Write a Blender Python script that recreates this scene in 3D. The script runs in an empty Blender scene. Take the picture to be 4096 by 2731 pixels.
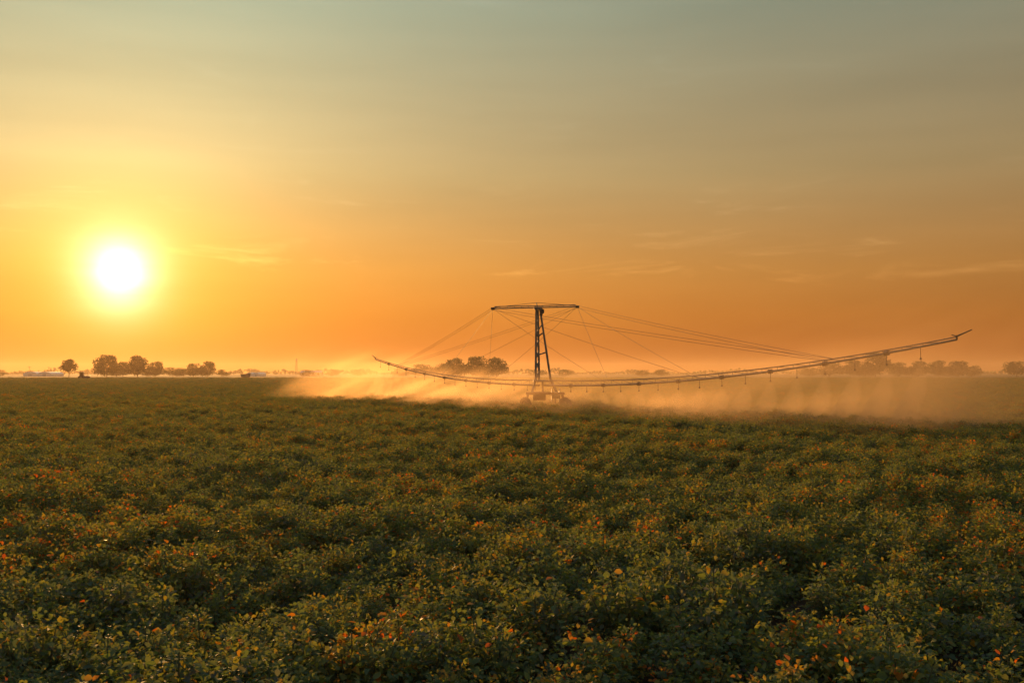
import bpy, bmesh, math, random
import numpy as np
from mathutils import Vector, Matrix

random.seed(7)
rng = np.random.default_rng(7)
scene = bpy.context.scene
C = scene.collection
R = math.radians

# ------------------------------------------------------------------ camera
CAMZ = 2.45
FPX = 35.0 / 36.0 * 4096.0          # focal length in photograph pixels
HORY = 1490.0                       # horizon row in the photograph
cam_d = bpy.data.cameras.new('camera')
cam_d.lens = 35.0
cam_d.sensor_width = 36.0
cam_d.clip_start = 0.05
cam_d.clip_end = 12000.0
cam = bpy.data.objects.new('camera', cam_d)
C.objects.link(cam)
cam.location = (0, 0, CAMZ)
cam.rotation_euler = (R(90) + math.atan((HORY - 1365.5) / FPX), 0, 0)
scene.camera = cam

# ------------------------------------------------------------------ sun + sky
SUN_AZ = math.atan((475 - 2048) / FPX)              # left of the view axis
SUN_EL = math.atan((HORY - 1090) / FPX * math.cos(SUN_AZ))
SUN_DIR = Vector((math.sin(SUN_AZ) * math.cos(SUN_EL), math.cos(SUN_AZ) * math.cos(SUN_EL), math.sin(SUN_EL)))
sun_d = bpy.data.lights.new('sun', 'SUN')
sun_d.energy = 2.6
sun_d.angle = R(0.5)
sun_d.color = (1.0, 0.50, 0.15)
sun = bpy.data.objects.new('sun', sun_d)
C.objects.link(sun)
sun.location = SUN_DIR * 50
sun.rotation_euler = SUN_DIR.to_track_quat('Z', 'Y').to_euler()

world = bpy.data.worlds.new('World')
scene.world = world
world.use_nodes = True
wt = world.node_tree
wt.nodes.clear()


def N(nt, kind, **kw):
    n = nt.nodes.new(kind)
    for k, v in kw.items():
        setattr(n, k, v)
    return n


def math_node(nt, op, a, b=None, clamp=False):
    n = nt.nodes.new('ShaderNodeMath')
    n.operation = op
    n.use_clamp = clamp
    for i, v in enumerate((a, b)):
        if v is None:
            continue
        if isinstance(v, (int, float)):
            n.inputs[i].default_value = v
        else:
            nt.links.new(v, n.inputs[i])
    return n.outputs[0]


def ramp(nt, fac, stops, interp='EASE'):
    n = nt.nodes.new('ShaderNodeValToRGB')
    n.color_ramp.interpolation = interp
    els = n.color_ramp.elements
    while len(els) < len(stops):
        els.new(0.5)
    for e, (p, c) in zip(els, stops):
        e.position = p
        e.color = (*c, 1) if len(c) == 3 else c
    nt.links.new(fac, n.inputs[0])
    return n.outputs[0]


def mixc(nt, blend, fac, a, b):
    n = nt.nodes.new('ShaderNodeMix')
    n.data_type = 'RGBA'
    n.blend_type = blend
    n.clamp_result = False
    for sock, v in ((n.inputs[0], fac), (n.inputs[6], a), (n.inputs[7], b)):
        if isinstance(v, (int, float)):
            sock.default_value = v
        elif isinstance(v, tuple):
            sock.default_value = (*v, 1)
        else:
            nt.links.new(v, sock)
    return n.outputs[2]


def build_world():
    nt = wt
    tc = N(nt, 'ShaderNodeTexCoord')
    nrm = N(nt, 'ShaderNodeVectorMath', operation='NORMALIZE')
    nt.links.new(tc.outputs['Generated'], nrm.inputs[0])
    d = nrm.outputs[0]
    sep = N(nt, 'ShaderNodeSeparateXYZ')
    nt.links.new(d, sep.inputs[0])
    el = math_node(nt, 'MULTIPLY', math_node(nt, 'ARCSINE', sep.outputs[2]), 180 / math.pi)
    dot = N(nt, 'ShaderNodeVectorMath', operation='DOT_PRODUCT')
    nt.links.new(d, dot.inputs[0])
    dot.inputs[1].default_value = SUN_DIR
    ang = math_node(nt, 'MULTIPLY', math_node(nt, 'ARCCOSINE', math_node(nt, 'MINIMUM', dot.outputs['Value'], 1.0)), 180 / math.pi)
    # dusty evening air: colour by elevation
    e90 = math_node(nt, 'DIVIDE', math_node(nt, 'MAXIMUM', el, 0.0), 90.0)
    tint = ramp(nt, e90, [
        (0.0, (0.138, 0.036, 0.005)), (1.4 / 90, (0.152, 0.046, 0.008)), (3.2 / 90, (0.172, 0.064, 0.013)), (5.7 / 90, (0.177, 0.083, 0.023)),
        (11.2 / 90, (0.146, 0.104, 0.050)), (20 / 90, (0.097, 0.105, 0.078)),
        (40 / 90, (0.18, 0.22, 0.23)), (1.0, (0.16, 0.21, 0.26))], 'LINEAR')  # overhead stops raised beyond the lower sky to light the field
    # scattering lobe round the sun
    lb = math_node(nt, 'EXPONENT', math_node(nt, 'DIVIDE', ang, -21.0))
    low = N(nt, 'ShaderNodeMapRange', interpolation_type='SMOOTHSTEP')       # low air reddens the lobe
    nt.links.new(el, low.inputs['Value'])
    low.inputs['From Min'].default_value = 0.0
    low.inputs['From Max'].default_value = 13.0
    lobe_c = N(nt, 'ShaderNodeCombineXYZ')
    for i, (g0, g1_) in enumerate(((2.3, 2.4), (1.75, 2.4), (0.05, 2.0))):
        gain = math_node(nt, 'ADD', math_node(nt, 'MULTIPLY', low.outputs[0], g1_ - g0), g0)
        nt.links.new(math_node(nt, 'ADD', math_node(nt, 'MULTIPLY', lb, gain), 0.70), lobe_c.inputs[i])
    air = mixc(nt, 'MULTIPLY', 1.0, tint, lobe_c.outputs[0])
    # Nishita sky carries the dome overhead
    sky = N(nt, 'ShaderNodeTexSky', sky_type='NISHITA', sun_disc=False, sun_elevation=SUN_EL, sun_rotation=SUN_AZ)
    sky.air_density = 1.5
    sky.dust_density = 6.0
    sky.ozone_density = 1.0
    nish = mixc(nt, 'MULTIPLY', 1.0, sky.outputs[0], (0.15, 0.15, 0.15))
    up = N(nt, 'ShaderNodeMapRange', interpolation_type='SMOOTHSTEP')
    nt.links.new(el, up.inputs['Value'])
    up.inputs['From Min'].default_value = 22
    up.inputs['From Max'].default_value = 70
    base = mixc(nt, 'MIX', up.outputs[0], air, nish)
    # thin cirrus streaks
    mp = N(nt, 'ShaderNodeMapping')
    nt.links.new(d, mp.inputs[0])
    mp.inputs['Rotation'].default_value = (0, R(-9), 0)
    mp.inputs['Scale'].default_value = (5.5, 5.5, 34)
    ns = N(nt, 'ShaderNodeTexNoise')
    ns.inputs['Scale'].default_value = 1.25
    ns.inputs['Detail'].default_value = 7
    ns.inputs['Roughness'].default_value = 0.62
    ns.inputs['Distortion'].default_value = 0.8
    nt.links.new(mp.outputs[0], ns.inputs['Vector'])
    cir = N(nt, 'ShaderNodeMapRange', interpolation_type='SMOOTHSTEP')
    nt.links.new(ns.outputs[0], cir.inputs['Value'])
    cir.inputs['From Min'].default_value = 0.55
    cir.inputs['From Max'].default_value = 0.80
    band = ramp(nt, e90, [(0.0, (0, 0, 0)), (3.2 / 90, (0, 0, 0)), (6 / 90, (1, 1, 1)), (8 / 90, (.6, .6, .6)), (12 / 90, (.1, .1, .1)), (1.0, (.1, .1, .1))], 'LINEAR')
    cf = math_node(nt, 'MULTIPLY', math_node(nt, 'MULTIPLY', cir.outputs[0], band), 0.50)
    base = mixc(nt, 'ADD', cf, base, mixc(nt, 'MULTIPLY', 1.0, base, (1.0, 1.15, 1.6)))
    # uneven dust layers
    mh = N(nt, 'ShaderNodeMapping')
    nt.links.new(d, mh.inputs[0])
    mh.inputs['Scale'].default_value = (1.6, 1.6, 15)
    nh = N(nt, 'ShaderNodeTexNoise')
    nh.inputs['Scale'].default_value = 1.4
    nh.inputs['Detail'].default_value = 4
    nt.links.new(mh.outputs[0], nh.inputs['Vector'])
    lay = math_node(nt, 'ADD', 1.0, math_node(nt, 'MULTIPLY', math_node(nt, 'SUBTRACT', nh.outputs[0], 0.5), 0.34))
    lay_c = N(nt, 'ShaderNodeCombineXYZ')
    for i in range(3):
        nt.links.new(lay, lay_c.inputs[i])
    base = mixc(nt, 'MULTIPLY', 1.0, base, lay_c.outputs[0])
    # aureole and the overexposed sun
    g1 = math_node(nt, 'MULTIPLY', math_node(nt, 'EXPONENT', math_node(nt, 'DIVIDE', ang, -5.0)), 0.28)
    a2 = math_node(nt, 'DIVIDE', ang, 0.95)
    g2 = math_node(nt, 'MULTIPLY', math_node(nt, 'EXPONENT', math_node(nt, 'MULTIPLY', math_node(nt, 'POWER', a2, 1.15), -1.0)), 1.9)
    veil = math_node(nt, 'ADD', math_node(nt, 'SUBTRACT', math_node(nt, 'MULTIPLY', nh.outputs[0], 1.6), -0.2), math_node(nt, 'MULTIPLY', cf, -1.2))
    g2 = math_node(nt, 'MULTIPLY', g2, veil)
    c1 = N(nt, 'ShaderNodeVectorMath', operation='SCALE')
    c1.inputs[0].default_value = (1.0, 0.66, 0.10)
    nt.links.new(g1, c1.inputs['Scale'])
    c2 = N(nt, 'ShaderNodeVectorMath', operation='SCALE')
    c2.inputs[0].default_value = (1.0, 0.90, 0.66)
    nt.links.new(g2, c2.inputs['Scale'])
    base = mixc(nt, 'ADD', 1.0, base, c1.outputs[0])
    base = mixc(nt, 'ADD', 1.0, base, c2.outputs[0])
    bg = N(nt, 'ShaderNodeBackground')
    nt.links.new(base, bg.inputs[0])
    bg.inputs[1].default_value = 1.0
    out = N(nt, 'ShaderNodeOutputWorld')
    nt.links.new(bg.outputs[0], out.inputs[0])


build_world()

scene.view_settings.view_transform = 'Standard'
scene.view_settings.look = 'None'
scene.view_settings.exposure = 1.3
scene.view_settings.gamma = 1.0
scene.view_settings.use_curve_mapping = False
cy = scene.cycles
cy.use_denoising = True
cy.max_bounces = 6
cy.diffuse_bounces = 3
cy.glossy_bounces = 2
cy.transmission_bounces = 3
cy.transparent_max_bounces = 8
cy.volume_bounces = 0
cy.volume_max_steps = 128

# ------------------------------------------------------------------ helpers


def link(o, parent=None):
    C.objects.link(o)
    if parent is not None:
        o.parent = parent
    return o


def obj(name, mesh, mat=None, parent=None):
    if isinstance(mesh, bmesh.types.BMesh):
        me = bpy.data.meshes.new(name)
        mesh.to_mesh(me)
        mesh.free()
        mesh = me
    if mat is not None and not mesh.materials:
        mesh.materials.append(mat)
    return link(bpy.data.objects.new(name, mesh), parent)


def thing(name, label, cat, loc=(0, 0, 0), rz=0.0, group=None):
    o = bpy.data.objects.new(name, None)
    o.empty_display_size = 0.2
    C.objects.link(o)
    o.location = loc
    o.rotation_euler = (0, 0, rz)
    tag(o, label, cat, group)
    return o


def tag(o, label=None, cat=None, group=None, kind=None):
    if label:
        o['label'] = label
    if cat:
        o['category'] = cat
    if group:
        o['group'] = group
    if kind:
        o['kind'] = kind
    return o


def PX(px, D):
    """world X of a photograph column at distance D"""
    return (px - 2048.0) / FPX * D


def PZ(py, D):
    return CAMZ + (HORY - py) / FPX * D


def tube(bm, p, q, r0, r1=None, n=6, cap=True):
    r1 = r0 if r1 is None else r1
    p, q = Vector(p), Vector(q)
    z = (q - p).normalized()
    x = z.orthogonal().normalized()
    y = z.cross(x)
    a = [bm.verts.new(p + (x * math.cos(t) + y * math.sin(t)) * r0) for t in (2 * math.pi * i / n for i in range(n))]
    b = [bm.verts.new(q + (x * math.cos(t) + y * math.sin(t)) * r1) for t in (2 * math.pi * i / n for i in range(n))]
    for i in range(n):
        bm.faces.new((a[i], a[(i + 1) % n], b[(i + 1) % n], b[i]))
    if cap:
        bm.faces.new(a[::-1])
        bm.faces.new(b)


def path_tube(bm, pts, r, n=6):
    pts = [Vector(p) for p in pts]
    rings = []
    up = Vector((0, 0, 1))
    for i, p in enumerate(pts):
        t = (pts[min(i + 1, len(pts) - 1)] - pts[max(i - 1, 0)]).normalized()
        x = t.cross(up)
        x = x.normalized() if x.length > 1e-4 else Vector((1, 0, 0))
        y = x.cross(t)
        rr = r[i] if hasattr(r, '__len__') else r
        rings.append([bm.verts.new(p + (x * math.cos(a) + y * math.sin(a)) * rr) for a in (2 * math.pi * k / n for k in range(n))])
    for a, b in zip(rings, rings[1:]):
        for k in range(n):
            bm.faces.new((a[k], a[(k + 1) % n], b[(k + 1) % n], b[k]))
    bm.faces.new(rings[0][::-1])
    bm.faces.new(rings[-1])


def box(bm, lo, hi, bevel=0.0):
    lo, hi = Vector(lo), Vector(hi)
    m = Matrix.Translation((lo + hi) / 2) @ Matrix.Diagonal((*(hi - lo), 1))
    g = bmesh.ops.create_cube(bm, size=1.0, matrix=m)
    if bevel:
        es = list({e for v in g['verts'] for e in v.link_edges})
        bmesh.ops.bevel(bm, geom=es, offset=bevel, segments=2, affect='EDGES', profile=0.5)


def lathe(bm, prof, axis='X', n=20, centre=(0, 0, 0)):
    """prof = [(radius, along)]; closed profile ring revolved about axis"""
    c = Vector(centre)
    rings = []
    for i in range(n):
        a = 2 * math.pi * i / n
        ring = []
        for r, h in prof:
            if axis == 'X':
                v = Vector((h, r * math.cos(a), r * math.sin(a)))
            elif axis == 'Y':
                v = Vector((r * math.cos(a), h, r * math.sin(a)))
            else:
                v = Vector((r * math.cos(a), r * math.sin(a), h))
            ring.append(bm.verts.new(c + v))
        rings.append(ring)
    m = len(prof)
    for i in range(n):
        A, B = rings[i], rings[(i + 1) % n]
        for k in range(m):
            bm.faces.new((A[k], A[(k + 1) % m], B[(k + 1) % m], B[k]))


def raw_mesh(name, V, F, mat=None, tint=None, smooth=False):
    """V (n,3), F (m,k) int arrays -> mesh, tint = per-face value stored as attribute"""
    V = np.asarray(V, np.float32)
    F = np.asarray(F, np.int32)
    me = bpy.data.meshes.new(name)
    m, k = F.shape
    me.vertices.add(len(V))
    me.vertices.foreach_set('co', V.ravel())
    me.loops.add(m * k)
    me.loops.foreach_set('vertex_index', F.ravel())
    me.polygons.add(m)
    me.polygons.foreach_set('loop_start', np.arange(0, m * k, k, dtype=np.int32))
    me.update(calc_edges=True)
    if tint is not None:
        at = me.attributes.new('tint', 'FLOAT', 'FACE')
        at.data.foreach_set('value', np.asarray(tint, np.float32))
    if smooth:
        me.polygons.foreach_set('use_smooth', np.ones(m, bool))
    if mat:
        me.materials.append(mat)
    return me


# ------------------------------------------------------------------ materials


def principled(name, color, rough=0.6, metal=0.0, noise=None, bump=0.0, spec=0.5):
    m = bpy.data.materials.new(name)
    m.use_nodes = True
    nt = m.node_tree
    b = nt.nodes['Principled BSDF']
    b.inputs['Base Color'].default_value = (*color, 1)
    b.inputs['Roughness'].default_value = rough
    b.inputs['Metallic'].default_value = metal
    b.inputs['Specular IOR Level'].default_value = spec
    if noise:
        sc, amt = noise
        tc = N(nt, 'ShaderNodeTexCoord')
        n = N(nt, 'ShaderNodeTexNoise')
        n.inputs['Scale'].default_value = sc
        n.inputs['Detail'].default_value = 5
        nt.links.new(tc.outputs['Object'], n.inputs['Vector'])
        lo = tuple(c * (1 - amt) for c in color)
        hi = tuple(min(1, c * (1 + amt)) for c in color)
        col = ramp(nt, n.outputs[0], [(0.3, lo), (0.7, hi)], 'LINEAR')
        nt.links.new(col, b.inputs['Base Color'])
        if bump:
            bp = N(nt, 'ShaderNodeBump')
            bp.inputs['Strength'].default_value = bump
            nt.links.new(n.outputs[0], bp.inputs['Height'])
            nt.links.new(bp.outputs[0], b.inputs['Normal'])
    return m


def leaf_material(name, stops, rough=0.68, trans=0.45, spec=0.18, tscale=1.0, patch=0.0):
    """two-sided leaf: glossy cuticle plus light coming through the blade; colour by the leaf's own tint"""
    m = bpy.data.materials.new(name)
    m.use_nodes = True
    nt = m.node_tree
    b = nt.nodes['Principled BSDF']
    out = nt.nodes['Material Output']
    at = N(nt, 'ShaderNodeAttribute', attribute_name='tint')
    oi = N(nt, 'ShaderNodeObjectInfo')
    j = math_node(nt, 'ADD', at.outputs['Fac'], math_node(nt, 'MULTIPLY', math_node(nt, 'SUBTRACT', oi.outputs['Random'], 0.5), 0.26))
    geo = N(nt, 'ShaderNodeNewGeometry')
    pn = N(nt, 'ShaderNodeTexNoise')            # patches of weaker, yellower growth
    pn.inputs['Scale'].default_value = 0.22
    pn.inputs['Detail'].default_value = 3
    nt.links.new(geo.outputs['Position'], pn.inputs['Vector'])
    j = math_node(nt, 'ADD', j, math_node(nt, 'MULTIPLY', math_node(nt, 'SUBTRACT', pn.outputs[0], 0.5), patch))
    col = ramp(nt, j, stops, 'LINEAR')
    nt.links.new(col, b.inputs['Base Color'])
    b.inputs['Roughness'].default_value = rough
    b.inputs['Specular IOR Level'].default_value = spec
    tr = N(nt, 'ShaderNodeBsdfTranslucent')
    tcol = mixc(nt, 'MULTIPLY', 1.0, col, (1.7 * tscale, 1.45 * tscale, 0.5 * tscale))
    nt.links.new(tcol, tr.inputs[0])
    mx = N(nt, 'ShaderNodeMixShader')
    mx.inputs[0].default_value = trans
    nt.links.new(b.outputs[0], mx.inputs[1])
    nt.links.new(tr.outputs[0], mx.inputs[2])
    nt.links.new(mx.outputs[0], out.inputs[0])
    return m


CROP_STOPS = [(0.0, (0.115, 0.130, 0.118)), (0.18, (0.080, 0.128, 0.082)), (0.42, (0.110, 0.158, 0.070)), (0.68, (0.165, 0.185, 0.060)), (0.84, (0.24, 0.19, 0.045)),  # greyest first stop paints the sky's sheen into the leaf colour
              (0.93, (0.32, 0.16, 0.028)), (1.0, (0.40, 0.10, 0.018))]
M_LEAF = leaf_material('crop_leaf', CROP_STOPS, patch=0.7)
M_WITHER = leaf_material('withered_leaf', [(0.0, (0.28, 0.19, 0.04)), (0.5, (0.32, 0.13, 0.025)), (1.0, (0.34, 0.075, 0.02))], rough=0.5, trans=0.5)
M_STEM = principled('crop_stem', (0.075, 0.085, 0.035), 0.6)
M_TREE = leaf_material('tree_leaf', [(0.0, (0.026, 0.042, 0.016)), (0.5, (0.042, 0.062, 0.020)), (1.0, (0.066, 0.082, 0.026))], rough=0.55, trans=0.3)
M_BARK = principled('bark', (0.09, 0.065, 0.045), 0.9, noise=(3.0, 0.4), bump=0.4)
M_STEEL = principled('galvanised_steel', (0.16, 0.155, 0.15), 0.6, 0.4, noise=(6.0, 0.25))
M_CABLE = principled('cable_steel', (0.12, 0.12, 0.12), 0.5, 0.6)
M_PAINT = principled('dark_red_paint', (0.10, 0.035, 0.025), 0.5, 0.0, noise=(5.0, 0.3))
M_RUBBER = principled('rubber', (0.022, 0.021, 0.020), 0.85, noise=(9.0, 0.3))
M_BLACK = principled('black_plastic', (0.03, 0.03, 0.03), 0.5)
M_WHITE = principled('white_sheeting', (0.75, 0.75, 0.72), 0.45, noise=(0.4, 0.12))
M_ROOF = principled('grey_roof_sheet', (0.38, 0.40, 0.42), 0.5, noise=(0.6, 0.2))
M_WALL = principled('pale_render', (0.45, 0.42, 0.38), 0.8, noise=(0.8, 0.2))
M_WOOD = principled('weathered_wood', (0.12, 0.09, 0.065), 0.85, noise=(4.0, 0.3))
M_TRACTOR = principled('tractor_paint', (0.05, 0.07, 0.10), 0.4, noise=(2.0, 0.2))
M_GLASS = principled('dark_glass', (0.03, 0.035, 0.04), 0.1)


def ground_material():
    m = bpy.data.materials.new('field_soil_and_distant_crop')
    m.use_nodes = True
    nt = m.node_tree
    b = nt.nodes['Principled BSDF']
    tc = N(nt, 'ShaderNodeTexCoord')
    n1 = N(nt, 'ShaderNodeTexNoise')
    n1.inputs['Scale'].default_value = 2.2
    n1.inputs['Detail'].default_value = 8
    n1.inputs['Roughness'].default_value = 0.7
    nt.links.new(tc.outputs['Object'], n1.inputs['Vector'])
    mp = N(nt, 'ShaderNodeMapping')
    mp.inputs['Scale'].default_value = (0.004, 0.03, 1)
    nt.links.new(tc.outputs['Object'], mp.inputs[0])
    n2 = N(nt, 'ShaderNodeTexNoise')
    n2.inputs['Scale'].default_value = 1.0
    n2.inputs['Detail'].default_value = 4
    nt.links.new(mp.outputs[0], n2.inputs['Vector'])
    soil = ramp(nt, n1.outputs[0], [(0.3, (0.045, 0.032, 0.022)), (0.7, (0.085, 0.062, 0.042))], 'LINEAR')
    far = ramp(nt, n2.outputs[0], [(0.35, (0.050, 0.065, 0.024)), (0.5, (0.085, 0.080, 0.034)), (0.62, (0.12, 0.095, 0.05))], 'LINEAR')
    sep = N(nt, 'ShaderNodeSeparateXYZ')
    nt.links.new(tc.outputs['Object'], sep.inputs[0])
    f = N(nt, 'ShaderNodeMapRange', interpolation_type='SMOOTHSTEP')
    nt.links.new(sep.outputs[1], f.inputs['Value'])
    f.inputs['From Min'].default_value = 180
    f.inputs['From Max'].default_value = 300
    col = mixc(nt, 'MIX', f.outputs[0], soil, far)
    nt.links.new(col, b.inputs['Base Color'])
    b.inputs['Roughness'].default_value = 0.95
    b.inputs['Specular IOR Level'].default_value = 0.15
    bp = N(nt, 'ShaderNodeBump')
    bp.inputs['Strength'].default_value = 0.7
    bp.inputs['Distance'].default_value = 0.15
    nt.links.new(n1.outputs[0], bp.inputs['Height'])
    nt.links.new(bp.outputs[0], b.inputs['Normal'])
    return m


# ------------------------------------------------------------------ ground
GROUND = 2600.0


def build_ground():
    # one sheet, finer near the camera, faintly uneven
    xs = np.concatenate([-np.geomspace(GROUND, 4, 34), np.geomspace(4, GROUND, 34)])
    ys = np.concatenate([[-60, -20], np.linspace(-6, 60, 30), np.geomspace(66, GROUND, 44)])
    X, Y = np.meshgrid(xs, ys)
    Z = 0.05 * np.sin(X * 0.35 + 1) * np.sin(Y * 0.27) + 0.03 * np.sin(X * 0.9 - Y * 0.6)
    Z *= np.clip(1 - Y / 200, 0, 1)
    V = np.stack([X, Y, Z], -1).reshape(-1, 3)
    ny, nx = X.shape
    i = np.arange(ny - 1)[:, None] * nx + np.arange(nx - 1)[None]
    F = np.stack([i, i + 1, i + nx + 1, i + nx], -1).reshape(-1, 4)
    g = obj('ground', raw_mesh('ground', V, F, ground_material(), smooth=True))
    tag(g, kind='structure')


build_ground()

# ------------------------------------------------------------------ crop plants
LEAF_V = np.array([(0, 0, 0), (-0.30, 0.28, 0.06), (0.0, 0.34, -0.03), (0.30, 0.28, 0.06), (-0.36, 0.62, 0.03), (0.0, 0.68, -0.05), (0.36, 0.62, 0.03), (0, 1.0, -0.14)])
LEAF_F = np.array([(0, 2, 1), (0, 3, 2), (1, 2, 5), (1, 5, 4), (2, 3, 6), (2, 6, 5), (4, 5, 7), (5, 6, 7)])


def rot_basis(az, pitch, roll):
    """arrays -> (n,3,3); leaf's +Y points outwards along azimuth, raised by pitch"""
    ca, sa, cp, sp, cr, sr = np.cos(az), np.sin(az), np.cos(pitch), np.sin(pitch), np.cos(roll), np.sin(roll)
    yv = np.stack([ca * cp, sa * cp, sp], -1)
    xv = np.stack([sa, -ca, np.zeros_like(az)], -1)
    zv = np.cross(xv, yv)
    x2 = xv * cr[:, None] + zv * sr[:, None]
    z2 = np.cross(x2, yv)
    return np.stack([x2, yv, z2], -1)


def leaves_mesh(name, P, az, pitch, roll, size, tint, mat):
    B = rot_basis(az, pitch, roll)
    q = np.random.default_rng(len(P))
    curl = q.uniform(0.2, 3.2, len(P))          # every blade droops, cups and narrows a little differently
    wide = q.uniform(0.75, 1.15, len(P))
    LV = np.repeat(LEAF_V[None], len(P), 0)
    LV[..., 2] *= curl[:, None]
    LV[..., 0] *= wide[:, None]
    V = np.einsum('nij,nkj->nki', B, LV) * size[:, None, None] + P[:, None, :]
    n, k = len(P), len(LEAF_V)
    F = (LEAF_F[None] + (np.arange(n) * k)[:, None, None]).reshape(-1, 3)
    return raw_mesh(name, V.reshape(-1, 3), F, mat, np.repeat(tint, len(LEAF_F)))


def crop_variant(i, n=1350):
    r = np.random.default_rng(100 + i)
    H = 0.56 + 0.10 * r.random()
    # a bushy mound: leafy shoots fan out from the crown, outer ones shorter
    ns = 15
    sa = r.random(ns) * 6.283
    sr = 0.38 * np.sqrt((np.arange(ns) + 0.3) / ns)
    sx = np.stack([sr * np.cos(sa), sr * np.sin(sa)], -1) + r.normal(0, 0.04, (ns, 2))
    sh = H * (1.02 - 0.95 * sr ** 2 / 0.38) * (0.82 + 0.36 * r.random(ns))
    bm = bmesh.new()
    for s in range(ns):
        base = (sx[s, 0] * 0.12, sx[s, 1] * 0.12, 0.0)
        mid = (sx[s, 0] * 0.6, sx[s, 1] * 0.6, sh[s] * 0.5)
        path_tube(bm, [base, mid, (sx[s, 0], sx[s, 1], sh[s] * 0.93)], [0.010, 0.007, 0.004], 5)
    me_s = bpy.data.meshes.new('stem')
    bm.to_mesh(me_s)
    bm.free()
    me_s.materials.append(M_STEM)
    k = r.integers(0, ns, n)
    u = r.random(n) ** 0.55
    az = r.random(n) * 2 * math.pi
    rad = 0.02 + 0.10 * r.random(n) * (1.2 - u * 0.55)
    w_ = 0.25 + 0.75 * u
    P = np.stack([sx[k, 0] * w_ + rad * np.cos(az), sx[k, 1] * w_ + rad * np.sin(az),
                  sh[k] * (0.12 + 0.88 * u) + r.normal(0, 0.015, n)], -1)
    P[:, 2] = np.maximum(P[:, 2], 0.05)
    pitch = R(8) + r.normal(0, R(28), n) + (u > 0.9) * R(28)
    roll = r.normal(0, R(26), n)
    size = (0.024 + 0.031 * r.random(n)) * (1.2 - 0.45 * (u > 0.92))
    shoot_t = r.normal(0, 0.13, ns)
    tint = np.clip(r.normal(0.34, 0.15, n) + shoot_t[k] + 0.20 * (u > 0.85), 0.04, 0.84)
    w = r.random(n)
    tint[w > 0.975] = 0.90 + 0.10 * r.random((w > 0.975).sum())
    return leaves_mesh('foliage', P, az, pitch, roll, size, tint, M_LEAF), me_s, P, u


N_VAR = 8
VARS = [crop_variant(i) for i in range(N_VAR)]
ROW = 0.68
CROP_LABEL = 'bushy green crop plant without a large withered leaf on top, in the near field'
CROP_ORANGE = 'bushy green crop plant with a large orange withered leaf on top, in the near field'


def crop_points():
    """plants in slightly wandering rows that run obliquely away from the camera; spacing opens with distance"""
    pts = []
    d0 = 3.1
    bands = [(d0, 75, 1.0), (75, 150, 1.7), (150, 340, 2.8)]
    ca, sa = math.cos(R(24)), math.sin(R(24))
    for y0, y1, k in bands:
        row, along = ROW * k, 0.54 * k
        L = y1 * 1.6
        us = np.arange(-L, L, row)
        vs = np.arange(-L, L, along)
        U, Vv = np.meshgrid(us, vs)
        U = U + 0.10 * k * np.sin(Vv * 0.5 / k) + rng.normal(0, 0.09 * k, U.shape)
        Vv = Vv + rng.normal(0, 0.13 * k, U.shape)
        X = U * ca + Vv * sa
        Y = -U * sa + Vv * ca
        half = 0.56 * Y + 2.5
        keep = (Y > y0) & (Y <= y1) & (np.abs(X) < half)
        # uneven stand: a few gaps
        gap = np.sin(X * 0.9 + 2 * np.sin(Y * 0.4)) * np.sin(Y * 0.7 + 1.3) + rng.normal(0, 0.35, X.shape)
        keep &= gap < 1.25
        x, y = X[keep], Y[keep]
        pts.append(np.stack([x, y, np.full_like(x, k)], -1))
    return np.concatenate(pts)


PTS = crop_points()
PTS = PTS[np.argsort(PTS[:, 1] + 0.12 * np.abs(PTS[:, 0]))]


def swell(x, y):
    return 0.05 * np.sin(x * 0.35 + 1) * np.sin(y * 0.27) + 0.03 * np.sin(x * 0.9 - y * 0.6)


def size_field(x, y):
    return 1.0 + 0.07 * np.sin(x * 1.3 + 0.7 * y) + 0.06 * np.sin(y * 1.9 - x * 0.6)


def single_leaf(name, mat, tint):
    V = LEAF_V.copy()
    return raw_mesh(name, V, LEAF_F, mat, np.full(len(LEAF_F), tint))


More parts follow.
